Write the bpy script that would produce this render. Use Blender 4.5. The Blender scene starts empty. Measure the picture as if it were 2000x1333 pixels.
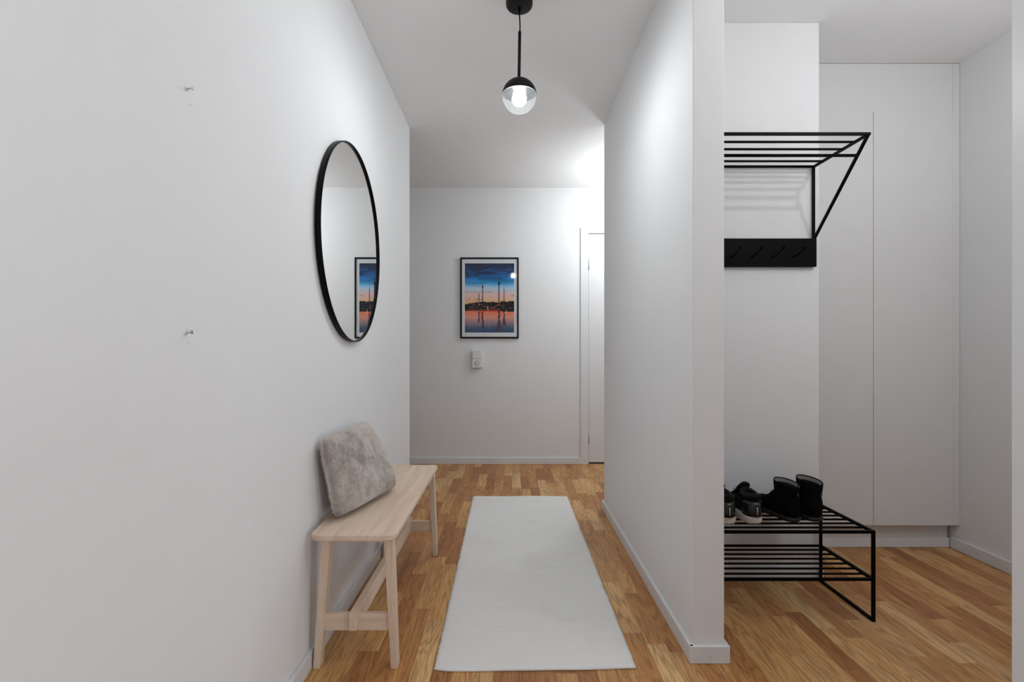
import bpy, bmesh, math, random
from mathutils import Vector, Matrix, noise
random.seed(7)
C = bpy.context.scene
COL = C.collection

# ------------------------------------------------------------------ camera, world, light, exposure
cam_data = bpy.data.cameras.new('camera')
cam = bpy.data.objects.new('camera', cam_data); COL.objects.link(cam)
cam.location = (0, 0, 1.05); cam.rotation_euler = (math.pi/2, 0, 0)
cam_data.sensor_width = 36; cam_data.lens = 36*1010/2000
cam_data.shift_x = 0.0015; cam_data.shift_y = 0.00675
cam_data.clip_start = 0.02
C.camera = cam

w = bpy.data.worlds.new('world'); C.world = w; w.use_nodes = True
w.node_tree.nodes['Background'].inputs[0].default_value = (0.75, 0.85, 1, 1)
w.node_tree.nodes['Background'].inputs[1].default_value = 0.6

C.view_settings.view_transform = 'Standard'; C.view_settings.look = 'None'
C.view_settings.exposure = 0.27; C.view_settings.gamma = 1; C.view_settings.use_curve_mapping = False

def area_light(name, loc, direction, sx, sy, power, color):
    l = bpy.data.lights.new(name, 'AREA'); l.shape = 'RECTANGLE'; l.size = sx; l.size_y = sy
    l.energy = power; l.color = color
    o = bpy.data.objects.new(name, l); COL.objects.link(o); o.location = loc
    o.rotation_euler = Vector(direction).to_track_quat('-Z', 'Y').to_euler()
    return o
def point_light(name, loc, power, color, r):
    l = bpy.data.lights.new(name, 'POINT'); l.energy = power; l.color = color; l.shadow_soft_size = r
    o = bpy.data.objects.new(name, l); COL.objects.link(o); o.location = loc
    return o
# unseen bluish daylight fill, added low on the right behind the camera
area_light('added_daylight_fill', (2.6, -0.5, 0.4), (-1, 0.1, 0), 1.8, 0.7, 23, (0.80, 0.90, 1.0))
# fill lights added behind the camera, lamp of the coat niche and lamp of the far hall (outside the frame)
point_light('added_near_wall_fill', (-0.12, -0.28, 0.95), 1.8, (0.885, 0.95, 1.0), 0.10)  # added fill behind the camera, brightens the near left wall
area_light('added_ceiling_fill', (0.25, -0.2, 0.9), (0, 0, 1), 0.3, 0.3, 5.9, (0.885, 0.95, 1.0))  # added upward fill that lifts the corridor ceiling, stands for no lamp
point_light('niche_lamp_light', (1.52, 1.2, 2.155), 6.2, (0.93, 0.955, 0.985), 0.014)
area_light('added_niche_upfill', (1.86, 1.25, 1.6), (0, 0, 1), 0.3, 0.3, 2.8, (0.94, 0.95, 0.97))  # extra upward fill added for the niche ceiling and wardrobe, apart from the lamp
point_light('far_hall_lamp_light', (1.04, 4.08, 2.15), 16, (0.91, 0.96, 1.0), 0.11)
PENDANT_EMIT = 270.0

# ------------------------------------------------------------------ helpers
def link(name, bm, mat=None, parent=None, smooth=False, loc=None):
    me = bpy.data.meshes.new(name)
    bmesh.ops.recalc_face_normals(bm, faces=bm.faces[:])
    bm.to_mesh(me); bm.free()
    o = bpy.data.objects.new(name, me); COL.objects.link(o)
    if mat is not None:
        for m in (mat if isinstance(mat, (list, tuple)) else [mat]): me.materials.append(m)
    if smooth:
        for p in me.polygons: p.use_smooth = True
    if loc: o.location = loc
    if parent: o.parent = parent
    return o
def thing(name, label, cat, loc=(0, 0, 0), rotz=0, group=None):
    o = bpy.data.objects.new(name, None); COL.objects.link(o)
    o.location = loc; o.rotation_euler = (0, 0, rotz); o.empty_display_size = 0.05
    o['label'] = label; o['category'] = cat
    if group: o['group'] = group
    return o
def struct(name, bm, mat, label=None, cat=None):
    o = link(name, bm, mat); o['kind'] = 'structure'
    if label: o['label'] = label
    if cat: o['category'] = cat
    return o
def box(bm, x0, x1, y0, y1, z0, z1, mi=0):
    v = [bm.verts.new((x, y, z)) for z in (z0, z1) for y in (y0, y1) for x in (x0, x1)]
    fs = []
    for idx in ((0,2,3,1),(4,5,7,6),(0,1,5,4),(2,6,7,3),(0,4,6,2),(1,3,7,5)):
        f = bm.faces.new([v[i] for i in idx]); f.material_index = mi; fs.append(f)
    return v
def bev(o, width=0.002, seg=2, angle=0.6):
    m = o.modifiers.new('bevel', 'BEVEL'); m.width = width; m.segments = seg; m.limit_method = 'ANGLE'; m.angle_limit = angle
    m.harden_normals = False
    return o
def hexa(bm, bottom, top):
    b = [bm.verts.new(p) for p in bottom]; t = [bm.verts.new(p) for p in top]
    bm.faces.new(b[::-1]); bm.faces.new(t)
    for i in range(4):
        j = (i+1) % 4; bm.faces.new((b[i], b[j], t[j], t[i]))
def loft(bm, rings, cap0=True, cap1=True, closed=True):
    R = [[bm.verts.new(p) for p in r] for r in rings]
    n = len(rings[0])
    for a, b in zip(R[:-1], R[1:]):
        for i in range(n if closed else n-1):
            j = (i+1) % n; bm.faces.new((a[i], a[j], b[j], b[i]))
    if cap0: bm.faces.new(R[0][::-1])
    if cap1: bm.faces.new(R[-1])
    return R
def lathe(bm, prof, seg=48, center=(0, 0)):
    """prof: list of (r, z)"""
    rings = []
    for r, z in prof:
        rings.append([(center[0]+max(r,1e-5)*math.cos(2*math.pi*k/seg), center[1]+max(r,1e-5)*math.sin(2*math.pi*k/seg), z) for k in range(seg)])
    loft(bm, rings, cap0=prof[0][0] > 0.0, cap1=prof[-1][0] > 0.0)
def tube(bm, pts, r, seg=10, square=False, caps=True):
    pts = [Vector(p) for p in pts]
    rings = []
    for i, p in enumerate(pts):
        if i == 0: d = pts[1]-p
        elif i == len(pts)-1: d = p-pts[i-1]
        else: d = (pts[i+1]-p).normalized()+(p-pts[i-1]).normalized()
        d.normalize()
        ref = Vector((0, 0, 1)) if abs(d.z) < 0.95 else Vector((1, 0, 0))
        u = d.cross(ref).normalized(); v = u.cross(d).normalized()
        rr = r[i] if isinstance(r, (list, tuple)) else r
        n = 4 if square else seg
        off = math.pi/4 if square else 0
        k = math.sqrt(2) if square else 1
        rings.append([tuple(p+(u*math.cos(off+2*math.pi*q/n)+v*math.sin(off+2*math.pi*q/n))*rr*k) for q in range(n)])
    loft(bm, rings, caps, caps)

# ------------------------------------------------------------------ materials
def srgb(r, g, b):
    f = lambda c: (c/255/12.92) if c/255 <= 0.04045 else ((c/255+0.055)/1.055)**2.4
    return (f(r), f(g), f(b), 1)
class NT:
    def __init__(s, name):
        s.m = bpy.data.materials.new(name); s.m.use_nodes = True
        s.t = s.m.node_tree; s.n = s.t.nodes; s.bsdf = s.n['Principled BSDF']; s.out = s.n['Material Output']
    def new(s, typ, **kw):
        nd = s.n.new(typ)
        for k, v in kw.items(): setattr(nd, k, v)
        return nd
    def l(s, a, b): s.t.links.new(a, b)
    def math(s, op, a, b=None, c=None):
        nd = s.new('ShaderNodeMath', operation=op)
        for i, x in enumerate((a, b, c)):
            if x is None: continue
            if isinstance(x, (int, float)): nd.inputs[i].default_value = x
            else: s.l(x, nd.inputs[i])
        return nd.outputs[0]
    def ramp(s, fac, stops, interp='LINEAR'):
        r = s.new('ShaderNodeValToRGB'); cr = r.color_ramp; cr.interpolation = interp
        while len(cr.elements) < len(stops): cr.elements.new(0.5)
        for e, (p, c) in zip(cr.elements, stops): e.position = p; e.color = c
        s.l(fac, r.inputs[0]); return r.outputs[0]
    def mix(s, fac, a, b, blend='MIX'):
        m = s.new('ShaderNodeMix', data_type='RGBA', blend_type=blend)
        for inp, x in ((m.inputs[0], fac), (m.inputs[6], a), (m.inputs[7], b)):
            if isinstance(x, (int, float)): inp.default_value = x
            elif isinstance(x, tuple): inp.default_value = x
            else: s.l(x, inp)
        return m.outputs[2]
    def noise(s, vec, scale, detail=4, rough=0.5, dist=0.0):
        nd = s.new('ShaderNodeTexNoise'); nd.inputs['Scale'].default_value = scale
        nd.inputs['Detail'].default_value = detail; nd.inputs['Roughness'].default_value = rough
        nd.inputs['Distortion'].default_value = dist
        if vec is not None: s.l(vec, nd.inputs['Vector'])
        return nd.outputs[0]
    def coord(s, kind='Object'):
        return s.new('ShaderNodeTexCoord').outputs[kind]
    def mapping(s, vec, scale=(1, 1, 1), loc=(0, 0, 0)):
        m = s.new('ShaderNodeMapping'); s.l(vec, m.inputs[0])
        m.inputs['Scale'].default_value = scale; m.inputs['Location'].default_value = loc
        return m.outputs[0]
    def bump(s, h, strength=0.2, dist=0.001, normal=None):
        b = s.new('ShaderNodeBump'); b.inputs['Strength'].default_value = strength; b.inputs['Distance'].default_value = dist
        s.l(h, b.inputs['Height'])
        if normal is not None: s.l(normal, b.inputs['Normal'])
        s.l(b.outputs[0], s.bsdf.inputs['Normal']); return b.outputs[0]
    def set(s, **kw):
        for k, v in kw.items(): s.bsdf.inputs[k.replace('_', ' ')].default_value = v
        return s
def plain(name, col, rough=0.5, metal=0.0, spec=0.5, bumpscale=None, bumpstr=0.1, var=0.04):
    t = NT(name); co = t.coord()
    n = t.noise(co, 9, 3)
    dark = tuple(c*(1-var) for c in col[:3])+(1,); lite = tuple(min(1, c*(1+var)) for c in col[:3])+(1,)
    t.l(t.ramp(n, [(0.3, dark), (0.7, lite)]), t.bsdf.inputs['Base Color'])
    t.set(Roughness=rough, Metallic=metal); t.bsdf.inputs['Specular IOR Level'].default_value = spec
    if bumpscale: t.bump(t.noise(co, bumpscale, 3), bumpstr, 0.001)
    return t.m
M_wall = plain('wall_paint', (0.85, 0.85, 0.85), 0.75, spec=0.25, bumpscale=260, bumpstr=0.12, var=0.006)
M_ceil = plain('ceiling_paint', (0.90, 0.895, 0.89), 0.85, spec=0.2, bumpscale=200, bumpstr=0.1, var=0.006)
M_trim = plain('trim_white_lacquer', (0.80, 0.81, 0.82), 0.35, spec=0.5, var=0.01)
M_door = plain('door_white_lacquer', (0.82, 0.82, 0.82), 0.4, spec=0.4, var=0.01)
M_wardrobe = plain('wardrobe_foil_white', (0.78, 0.77, 0.76), 0.45, spec=0.4, var=0.008)
M_black = plain('black_powder_coat', (0.001, 0.001, 0.0012), 0.45, spec=0.08)
M_blackmatte = plain('black_satin_metal', (0.007, 0.007, 0.0075), 0.5, spec=0.22)
M_frameblack = plain('black_frame_lacquer', (0.0015, 0.0015, 0.0015), 0.4, spec=0.12)
M_mat = plain('white_mount_board', (0.90, 0.91, 0.92), 0.8, spec=0.1)
M_plastic = plain('white_socket_plastic', (0.80, 0.80, 0.79), 0.3)
M_steel = plain('brushed_steel', (0.55, 0.55, 0.55), 0.3, metal=1.0)
M_hole = plain('dark_hole', (0.02, 0.02, 0.02), 0.8)
M_suede = plain('black_suede', (0.0035, 0.003, 0.003), 0.95, spec=0.1, bumpscale=900, bumpstr=0.5)
M_knit = plain('black_knit', (0.004, 0.004, 0.004), 0.8, spec=0.25, bumpscale=700, bumpstr=0.5)
M_rubber = plain('black_rubber', (0.008, 0.008, 0.008), 0.55)
M_gloss = plain('black_glossy_tpu', (0.012, 0.012, 0.013), 0.18)
M_lining = plain('grey_wool_lining', (0.22, 0.20, 0.19), 0.95, spec=0.1, bumpscale=500, bumpstr=1.0, var=0.25)
M_tag = plain('pale_silver_print', (0.5, 0.5, 0.5), 0.5)

def m_speckle():
    t = NT('speckled_foam_sole'); co = t.coord()
    v = t.new('ShaderNodeTexVoronoi'); v.inputs['Scale'].default_value = 330; t.l(co, v.inputs['Vector'])
    n = t.noise(co, 420, 2)
    f = t.math('MULTIPLY', v.outputs['Distance'], 1.0)
    base = t.ramp(f, [(0.12, srgb(110, 92, 80)), (0.35, srgb(215, 200, 188)), (0.7, srgb(235, 225, 215))])
    t.l(base, t.bsdf.inputs['Base Color']); t.set(Roughness=0.7)
    t.bump(n, 0.4, 0.001); return t.m
M_sole = m_speckle()

def m_wood(name, axis, flat, c0, c1, c2, scale=1.0):
    """pale birch; grain runs along the given axis"""
    t = NT(name); co = t.coord()
    sc = [34*scale]*3; sc[axis] = 2.2*scale
    v = t.mapping(co, tuple(sc))
    n1 = t.noise(v, 1.0, 5, 0.6, 0.6)
    sc2 = [140]*3; sc2[axis] = 5
    n2 = t.noise(t.mapping(co, tuple(sc2)), 1.0, 3, 0.6)
    f = t.math('ADD', t.math('MULTIPLY', n1, 0.7), t.math('MULTIPLY', n2, 0.3))
    col = t.ramp(f, [(0.32, c0), (0.5, c1), (0.68, c2)])
    # sparse small knots
    ks = [9]*3; ks[axis] = 4.5; ks[flat] = 0.05
    vo = t.new('ShaderNodeTexVoronoi'); vo.inputs['Scale'].default_value = 1.0; t.l(t.mapping(co, tuple(ks), (0.37, 0.21, 0.11)), vo.inputs['Vector'])
    kn = t.ramp(vo.outputs['Distance'], [(0.02, (1, 1, 1, 1)), (0.075, (0, 0, 0, 1))])
    col = t.mix(t.math('MULTIPLY', kn, 0.45), col, srgb(140, 100, 72))
    t.l(col, t.bsdf.inputs['Base Color']); t.set(Roughness=0.6); t.bsdf.inputs['Specular IOR Level'].default_value = 0.3
    t.bump(n2, 0.15, 0.0006); return t.m
WC = (srgb(217, 189, 164), srgb(231, 207, 184), srgb(239, 219, 199))
M_birch_y = m_wood('pale_birch_lengthwise', 1, 2, *WC)
M_birch_x = m_wood('pale_birch_crosswise', 0, 1, *WC)
M_birch_z = m_wood('pale_birch_upright', 2, 1, *WC)

def m_parquet():
    t = NT('oak_strip_parquet'); co = t.coord()
    sep = t.new('ShaderNodeSeparateXYZ'); t.l(co, sep.inputs[0])
    X, Y = sep.outputs[0], sep.outputs[1]
    W = 0.067
    xr = t.math('DIVIDE', t.math('ADD', X, 20.02), W)
    row = t.math('FLOOR', xr); fx = t.math('FRACT', xr)
    wn = t.new('ShaderNodeTexWhiteNoise', noise_dimensions='1D'); t.l(row, wn.inputs['W'])
    rnd = wn.outputs['Value']
    L = t.math('ADD', 0.36, t.math('MULTIPLY', rnd, 0.16))
    yr = t.math('DIVIDE', t.math('ADD', t.math('ADD', Y, 30), t.math('MULTIPLY', rnd, 7.31)), L)
    cell = t.math('FLOOR', yr); fy = t.math('FRACT', yr)
    cv = t.new('ShaderNodeCombineXYZ'); t.l(row, cv.inputs[0]); t.l(cell, cv.inputs[1])
    wn2 = t.new('ShaderNodeTexWhiteNoise', noise_dimensions='2D'); t.l(cv.outputs[0], wn2.inputs['Vector'])
    r2 = wn2.outputs['Value']
    # grain coordinates shifted for each stave
    gv = t.new('ShaderNodeCombineXYZ')
    t.l(t.math('ADD', X, t.math('MULTIPLY', r2, 13.7)), gv.inputs[0]); t.l(t.math('ADD', Y, t.math('MULTIPLY', r2, 31.1)), gv.inputs[1]); t.l(r2, gv.inputs[2])
    g1 = t.noise(t.mapping(gv.outputs[0], (11, 1.0, 1)), 1.0, 3, 0.45, 0.25)
    # cathedral figure: bands of the smooth grain field
    bands = t.math('FRACT', t.math('MULTIPLY', g1, 15.0))
    bands = t.math('ABSOLUTE', t.math('SUBTRACT', bands, 0.5))
    g2 = t.noise(t.mapping(gv.outputs[0], (230, 9, 1)), 1.0, 4, 0.65)
    tone = t.ramp(r2, [(0.0, srgb(176, 114, 66)), (0.25, srgb(203, 144, 86)), (0.55, srgb(222, 167, 105)), (0.8, srgb(234, 184, 121)), (1.0, srgb(242, 201, 142))])
    hv = t.noise(t.mapping(gv.outputs[0], (7, 1.3, 1)), 1.0, 3)
    tone = t.mix(t.ramp(hv, [(0.35, (0, 0, 0, 1)), (0.7, (0.55, 0.55, 0.55, 1))]), tone, srgb(166, 112, 66))
    dk = t.ramp(bands, [(0.0, (0.62, 0.55, 0.47, 1)), (0.30, (1, 1, 1, 1))])
    col = t.mix(0.75, tone, dk, 'MULTIPLY')
    dk2 = t.ramp(g2, [(0.36, (0.55, 0.47, 0.40, 1)), (0.52, (1, 1, 1, 1)), (0.75, (1.0, 1.0, 1.0, 1))])
    col = t.mix(0.75, col, dk2, 'MULTIPLY')
    # seams
    ex = t.math('MULTIPLY', t.math('MINIMUM', fx, t.math('SUBTRACT', 1, fx)), W)
    ey = t.math('MULTIPLY', t.math('MINIMUM', fy, t.math('SUBTRACT', 1, fy)), L)
    e = t.math('MINIMUM', ex, ey)
    seam = t.ramp(t.math('MULTIPLY', e, 1000), [(0.0, (1, 1, 1, 1)), (0.75, (0, 0, 0, 1))])
    col = t.mix(t.math('MULTIPLY', seam, 0.4), col, srgb(92, 56, 30))
    t.l(col, t.bsdf.inputs['Base Color'])
    t.set(Roughness=0.42); t.bsdf.inputs['Specular IOR Level'].default_value = 0.4
    t.l(t.math('ADD', 0.36, t.math('MULTIPLY', g2, 0.15)), t.bsdf.inputs['Roughness'])
    h = t.math('SUBTRACT', t.math('MULTIPLY', g2, 0.25), seam)
    t.bump(h, 0.25, 0.0008); return t.m
M_floor = m_parquet()

def m_rug():
    t = NT('white_woven_cotton'); co = t.coord()
    sep = t.new('ShaderNodeSeparateXYZ'); t.l(co, sep.inputs[0])
    nz = t.noise(co, 35, 3)
    wx = t.math('SINE', t.math('MULTIPLY', sep.outputs[0], 2*math.pi/0.0075))
    wy = t.math('SINE', t.math('ADD', t.math('MULTIPLY', sep.outputs[1], 2*math.pi/0.0095), t.math('MULTIPLY', nz, 3.0)))
    weave = t.math('ADD', t.math('MULTIPLY', wx, 0.30), t.math('MULTIPLY', wy, 0.55))
    h = t.math('ADD', weave, t.math('MULTIPLY', t.noise(co, 260, 2), 0.9))
    streak = t.noise(t.mapping(co, (3, 130, 1)), 1.0, 3)
    dirt = t.noise(co, 3.2, 4, 0.6)
    col = t.ramp(t.math('ADD', t.math('MULTIPLY', h, 0.18), t.math('ADD', 0.16, t.math('MULTIPLY', streak, 0.4))),
                 [(0.1, srgb(226, 221, 216)), (0.45, srgb(242, 240, 237)), (0.85, srgb(247, 246, 244))])
    col = t.mix(t.ramp(dirt, [(0.5, (0, 0, 0, 1)), (0.8, (0.22, 0.22, 0.22, 1))]), col, srgb(200, 197, 194))
    t.l(col, t.bsdf.inputs['Base Color']); t.set(Roughness=0.95); t.bsdf.inputs['Specular IOR Level'].default_value = 0.1
    t.bump(h, 0.55, 0.0008); return t.m
M_rug = m_rug()

def m_fur():
    t = NT('grey_faux_fur'); co = t.coord()
    n = t.noise(t.mapping(co, (30, 30, 12)), 1.0, 4, 0.6, 1.0); n2 = t.noise(co, 9, 3)
    col = t.ramp(t.math('ADD', t.math('MULTIPLY', n, 0.65), t.math('MULTIPLY', n2, 0.35)),
                 [(0.32, srgb(208, 197, 188)), (0.5, srgb(233, 223, 215)), (0.66, srgb(249, 241, 234))])
    t.l(col, t.bsdf.inputs['Base Color']); t.set(Roughness=0.9); t.bsdf.inputs['Specular IOR Level'].default_value = 0.15
    t.bsdf.inputs['Sheen Weight'].default_value = 0.3
    t.bump(t.noise(t.mapping(co, (60, 60, 26)), 3.0, 4, 0.7, 1.2), 0.8, 0.004); return t.m
M_fur = m_fur()

def m_mirror():
    t = NT('mirror_silvering'); t.set(Metallic=1.0, Roughness=0.0)
    n = t.noise(t.coord(), 3, 1)
    t.l(t.ramp(n, [(0, (0.93, 0.935, 0.93, 1)), (1, (0.95, 0.955, 0.95, 1))]), t.bsdf.inputs['Base Color']); return t.m
M_mirror = m_mirror()

def m_clear(name, tint, rough, diff=0.0, gl=1.0):
    """thin clear pane: straight-through transmission with Fresnel reflection, optional milky share"""
    t = NT(name); t.n.remove(t.bsdf)
    tr = t.new('ShaderNodeBsdfTransparent'); tr.inputs[0].default_value = tint
    gs = t.new('ShaderNodeBsdfGlossy'); gs.inputs['Roughness'].default_value = rough
    fr = t.new('ShaderNodeFresnel'); fr.inputs[0].default_value = 1.5
    mx = t.new('ShaderNodeMixShader'); t.l(t.math('MULTIPLY', fr.outputs[0], gl), mx.inputs[0]); t.l(tr.outputs[0], mx.inputs[1]); t.l(gs.outputs[0], mx.inputs[2])
    out = mx.outputs[0]
    if diff:
        tl = t.new('ShaderNodeBsdfTranslucent'); tl.inputs[0].default_value = (0.95, 0.96, 0.96, 1)
        m2 = t.new('ShaderNodeMixShader'); m2.inputs[0].default_value = diff
        t.l(out, m2.inputs[1]); t.l(tl.outputs[0], m2.inputs[2]); out = m2.outputs[0]
    t.l(out, t.out.inputs[0]); return t.m
M_pane = m_clear('picture_glass', (1, 1, 1, 1), 0.03, gl=0.4)
M_globe = m_clear('lamp_globe_glass', (0.97, 0.975, 0.97, 1), 0.18, diff=0.0045, gl=0.06)

def m_emit(name, col, s):
    t = NT(name); t.n.remove(t.bsdf)
    e = t.new('ShaderNodeEmission'); e.inputs[0].default_value = col; e.inputs[1].default_value = s
    t.l(e.outputs[0], t.out.inputs[0]); return t.m
M_bulb = m_emit('lit_bulb', (0.90, 0.955, 1.0, 1), PENDANT_EMIT)

# ------------------------------------------------------------------ the room
H = 2.50; HR = 2.524
XL = -0.664; YLE = 3.406           # left wall face and its far end
PX0, PX1, PY0, PY1 = 0.610, 0.716, 1.731, 3.367   # middle partition
YF = 4.679                          # far wall
SY = 2.34; SX = 1.397               # coat niche wall
XR = 2.325; JX, JY = 0.95, 0.981    # right wall, jamb of the opening the camera looks through

bm = bmesh.new(); box(bm, -2.6, 4.2, -3.0, 5.0, -0.12, 0); struct('floor', bm, M_floor, 'oak strip parquet floor', 'floor')
bm = bmesh.new()
box(bm, -2.6, 4.2, -3.0, 0.86, H, H+0.1); box(bm, -2.6, 0.66, 0.86, 3.37, H, H+0.1); box(bm, -2.6, 4.2, 3.37, 5.0, H, H+0.1)
box(bm, 0.66, 4.2, 0.86, 3.37, HR, HR+0.1)
struct('ceiling', bm, M_ceil)
bm = bmesh.new(); box(bm, XL-0.14, XL, -3.0, YLE, 0, H); wl = bev(struct('wall_left', bm, M_wall), 0.003)
bm = bmesh.new(); box(bm, PX0, PX1, PY0, PY1, 0, HR); bev(struct('wall_middle', bm, M_wall), 0.003)
bm = bmesh.new(); box(bm, -2.0, 2.6, YF, YF+0.12, 0, H); struct('wall_far', bm, M_wall)
bm = bmesh.new(); box(bm, PX1, SX, SY, PY1, 0, HR); bev(struct('wall_niche', bm, M_wall), 0.003)
bm = bmesh.new(); box(bm, XR, XR+0.12, 0.98, PY1, 0, HR); struct('wall_right', bm, M_wall)
bm = bmesh.new(); box(bm, SX, XR, 3.27, PY1, 0, HR); struct('wall_wardrobe_back', bm, M_wall)
# opening wall beside the camera with its jamb
bm = bmesh.new(); box(bm, JX+0.012, 4.2, 0.86, 0.98, 0, HR); bev(struct('wall_front', bm, M_wall), 0.003)
bm = bmesh.new(); box(bm, JX, JX+0.012, 0.855, JY, 0, 2.49)
struct('trim_1', bm, M_trim)
bev(bpy.data.objects['trim_1'], 0.002)
# far hall side walls and living room behind the camera
bm = bmesh.new(); box(bm, -2.12, -2.0, 3.3, YF, 0, H); box(bm, -2.0, XL-0.14, YLE-0.12, YLE, 0, H); struct('wall_hall_left', bm, M_wall)
bm = bmesh.new(); box(bm, 2.6, 2.72, PY1-0.1, YF, 0, H); box(bm, XR+0.12, 2.6, PY1-0.1, PY1, 0, H); struct('wall_hall_right', bm, M_wall)
bm = bmesh.new(); box(bm, 3.9, 4.02, -3.0, 0.86, 0, H); struct('wall_living_room', bm, M_wall)
bm = bmesh.new()
box(bm, XL-0.14, 0.3, -3.12, -3.0, 0, H); box(bm, 2.3, 4.02, -3.12, -3.0, 0, H)
box(bm, 0.3, 2.3, -3.12, -3.0, 0, 0.2); box(bm, 0.3, 2.3, -3.12, -3.0, 2.3, H)
struct('wall_back', bm, M_wall)
bm = bmesh.new()
box(bm, 0.3, 0.36, -3.1, -3.03, 0.2, 2.3); box(bm, 2.24, 2.3, -3.1, -3.03, 0.2, 2.3); box(bm, 1.27, 1.33, -3.1, -3.03, 0.2, 2.3)
box(bm, 0.36, 2.24, -3.1, -3.03, 0.2, 0.26); box(bm, 0.36, 2.24, -3.1, -3.03, 2.24, 2.3)
struct('window_1', bm, M_trim)
# tiny drill marks in the left wall
wl_e = wl
for (py, pz) in ((1.073, 1.555), (1.066, 1.060)):
    bm = bmesh.new(); bmesh.ops.create_cone(bm, cap_ends=True, segments=10, radius1=0.0011, radius2=0.0011, depth=0.0012)
    o = link('drill_mark', bm, plain('filled_mark', (0.35, 0.35, 0.35), 0.8), wl_e); o.location = (XL, py, pz); o.rotation_euler = (0, math.pi/2, 0)

# baseboards
BT, BH = 0.014, 0.058
def base(name, segs):
    bm = bmesh.new()
    for s in segs: box(bm, *s, 0, BH)
    return bev(struct(name, bm, M_trim), 0.0025)
base('baseboard_left', [(XL, XL+BT, -3.0, YLE+BT)])
o = bpy.data.objects['baseboard_left']
bm = bmesh.new(); box(bm, XL-0.14, XL, YLE, YLE+BT, 0, BH); e = link('baseboard_return', bm, M_trim, o)
base('baseboard_far', [(-2.0, 0.634, YF-BT, YF)])
base('baseboard_middle', [(PX0-BT, PX0, PY0-BT, PY1+BT)])
base('baseboard_pillar', [(PX0-BT+0.0005, PX1+BT, PY0-BT-0.0005, PY0)])
base('baseboard_pillar_side', [(PX1, PX1+BT, PY0, SY-BT)])
base('baseboard_niche', [(PX1+BT, SX+BT, SY-BT, SY)])
base('baseboard_niche_side', [(SX, SX+BT, SY, 2.719)])
base('baseboard_right', [(XR-BT, XR, 0.98, 2.719)])
base('baseboard_front', [(JX+0.012, XR-BT, 0.98, 0.98+BT)])
# little nail dots on the pillar baseboard and the right baseboard
for nm, loc, rot in (('baseboard_pillar', (0.664, PY0-BT-0.0006, 0.022), (math.pi/2, 0, 0)), ('baseboard_right', (XR-BT, 2.56, 0.030), (0, math.pi/2, 0))):
    bm = bmesh.new(); bmesh.ops.create_cone(bm, cap_ends=True, segments=10, radius1=0.0018, radius2=0.0018, depth=0.001)
    o = link('nail_head', bm, plain('nail_grey', (0.25, 0.25, 0.26), 0.6), bpy.data.objects[nm]); o.location = loc; o.rotation_euler = rot

# far door
d = bpy.data.objects.new('door_1', None); COL.objects.link(d); d.location = (0.634, YF, 0); d['kind'] = 'structure'
d['label'] = 'plain white door in white casing at the hall end'
bm = bmesh.new()
box(bm, 0, 0.072, -0.014, 0.0, 0, 2.135); box(bm, 0.072+0.83, 0.144+0.83, -0.014, 0.0, 0, 2.135); box(bm, 0.072, 0.902, -0.014, 0.0, 2.085, 2.135)
bev(link('door_frame', bm, M_trim, d), 0.0015)
bm = bmesh.new(); box(bm, 0.075, 0.899, -0.006, -0.001, 0.018, 2.079); bev(link('door_leaf', bm, M_door, d), 0.001)
bm = bmesh.new(); box(bm, 0.072, 0.902, -0.003, -0.0005, 0.0, 2.085); link('door_gap', bm, plain('shadow_gap_grey', (0.10, 0.09, 0.085), 0.8), d)
for hz in (1.80, 0.235):
    bm = bmesh.new(); lathe(bm, [(0.0, hz-0.045), (0.0048, hz-0.043), (0.0048, hz+0.043), (0.0, hz+0.045)], 14, (0.0725, -0.0145)); link('hinge', bm, M_steel, d, True)
bm = bmesh.new(); tube(bm, [(0.84, -0.008, 1.02), (0.84, -0.05, 1.02), (0.75, -0.055, 1.02)], 0.009); link('door_handle', bm, M_steel, d, True)

# ------------------------------------------------------------------ wardrobe
WY = 2.675; PLY = 2.72
W = thing('wardrobe', 'tall white built-in wardrobe with two plain doors on a recessed plinth', 'wardrobe', (1.86, 2.97, 0))
ox, oy = 1.86, 2.97
def wbox(name, x0, x1, y0, y1, z0, z1, mat=M_wardrobe, b=0.0012):
    bm = bmesh.new(); box(bm, x0-ox, x1-ox, y0-oy, y1-oy, z0, z1)
    return bev(link(name, bm, mat, W), b)
sx = 1.878
wbox('door', SX+0.016, sx-0.0012, WY, WY+0.019, 0.131, 2.272)
wbox('door', sx+0.0012, 2.290, WY, WY+0.019, 0.131, 2.272)
wbox('carcass', SX+0.001, 2.290, WY+0.0195, 3.26, 0.131, 2.272)
wbox('top_filler_panel', SX+0.002, 2.290, WY+0.002, WY+0.022, 2.2725, HR-0.002)
wbox('side_filler_strip', 2.2908, XR-0.001, WY+0.001, WY+0.03, 0.131, HR-0.002)
wbox('plinth', SX+0.002, XR-BT-0.002, PLY+0.012, PLY+0.03, 0.001, 0.131)
wbox('plinth_strip', SX+BT+0.002, XR-BT-0.001, PLY, PLY+0.0115, 0.001, 0.05, M_trim)

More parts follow.
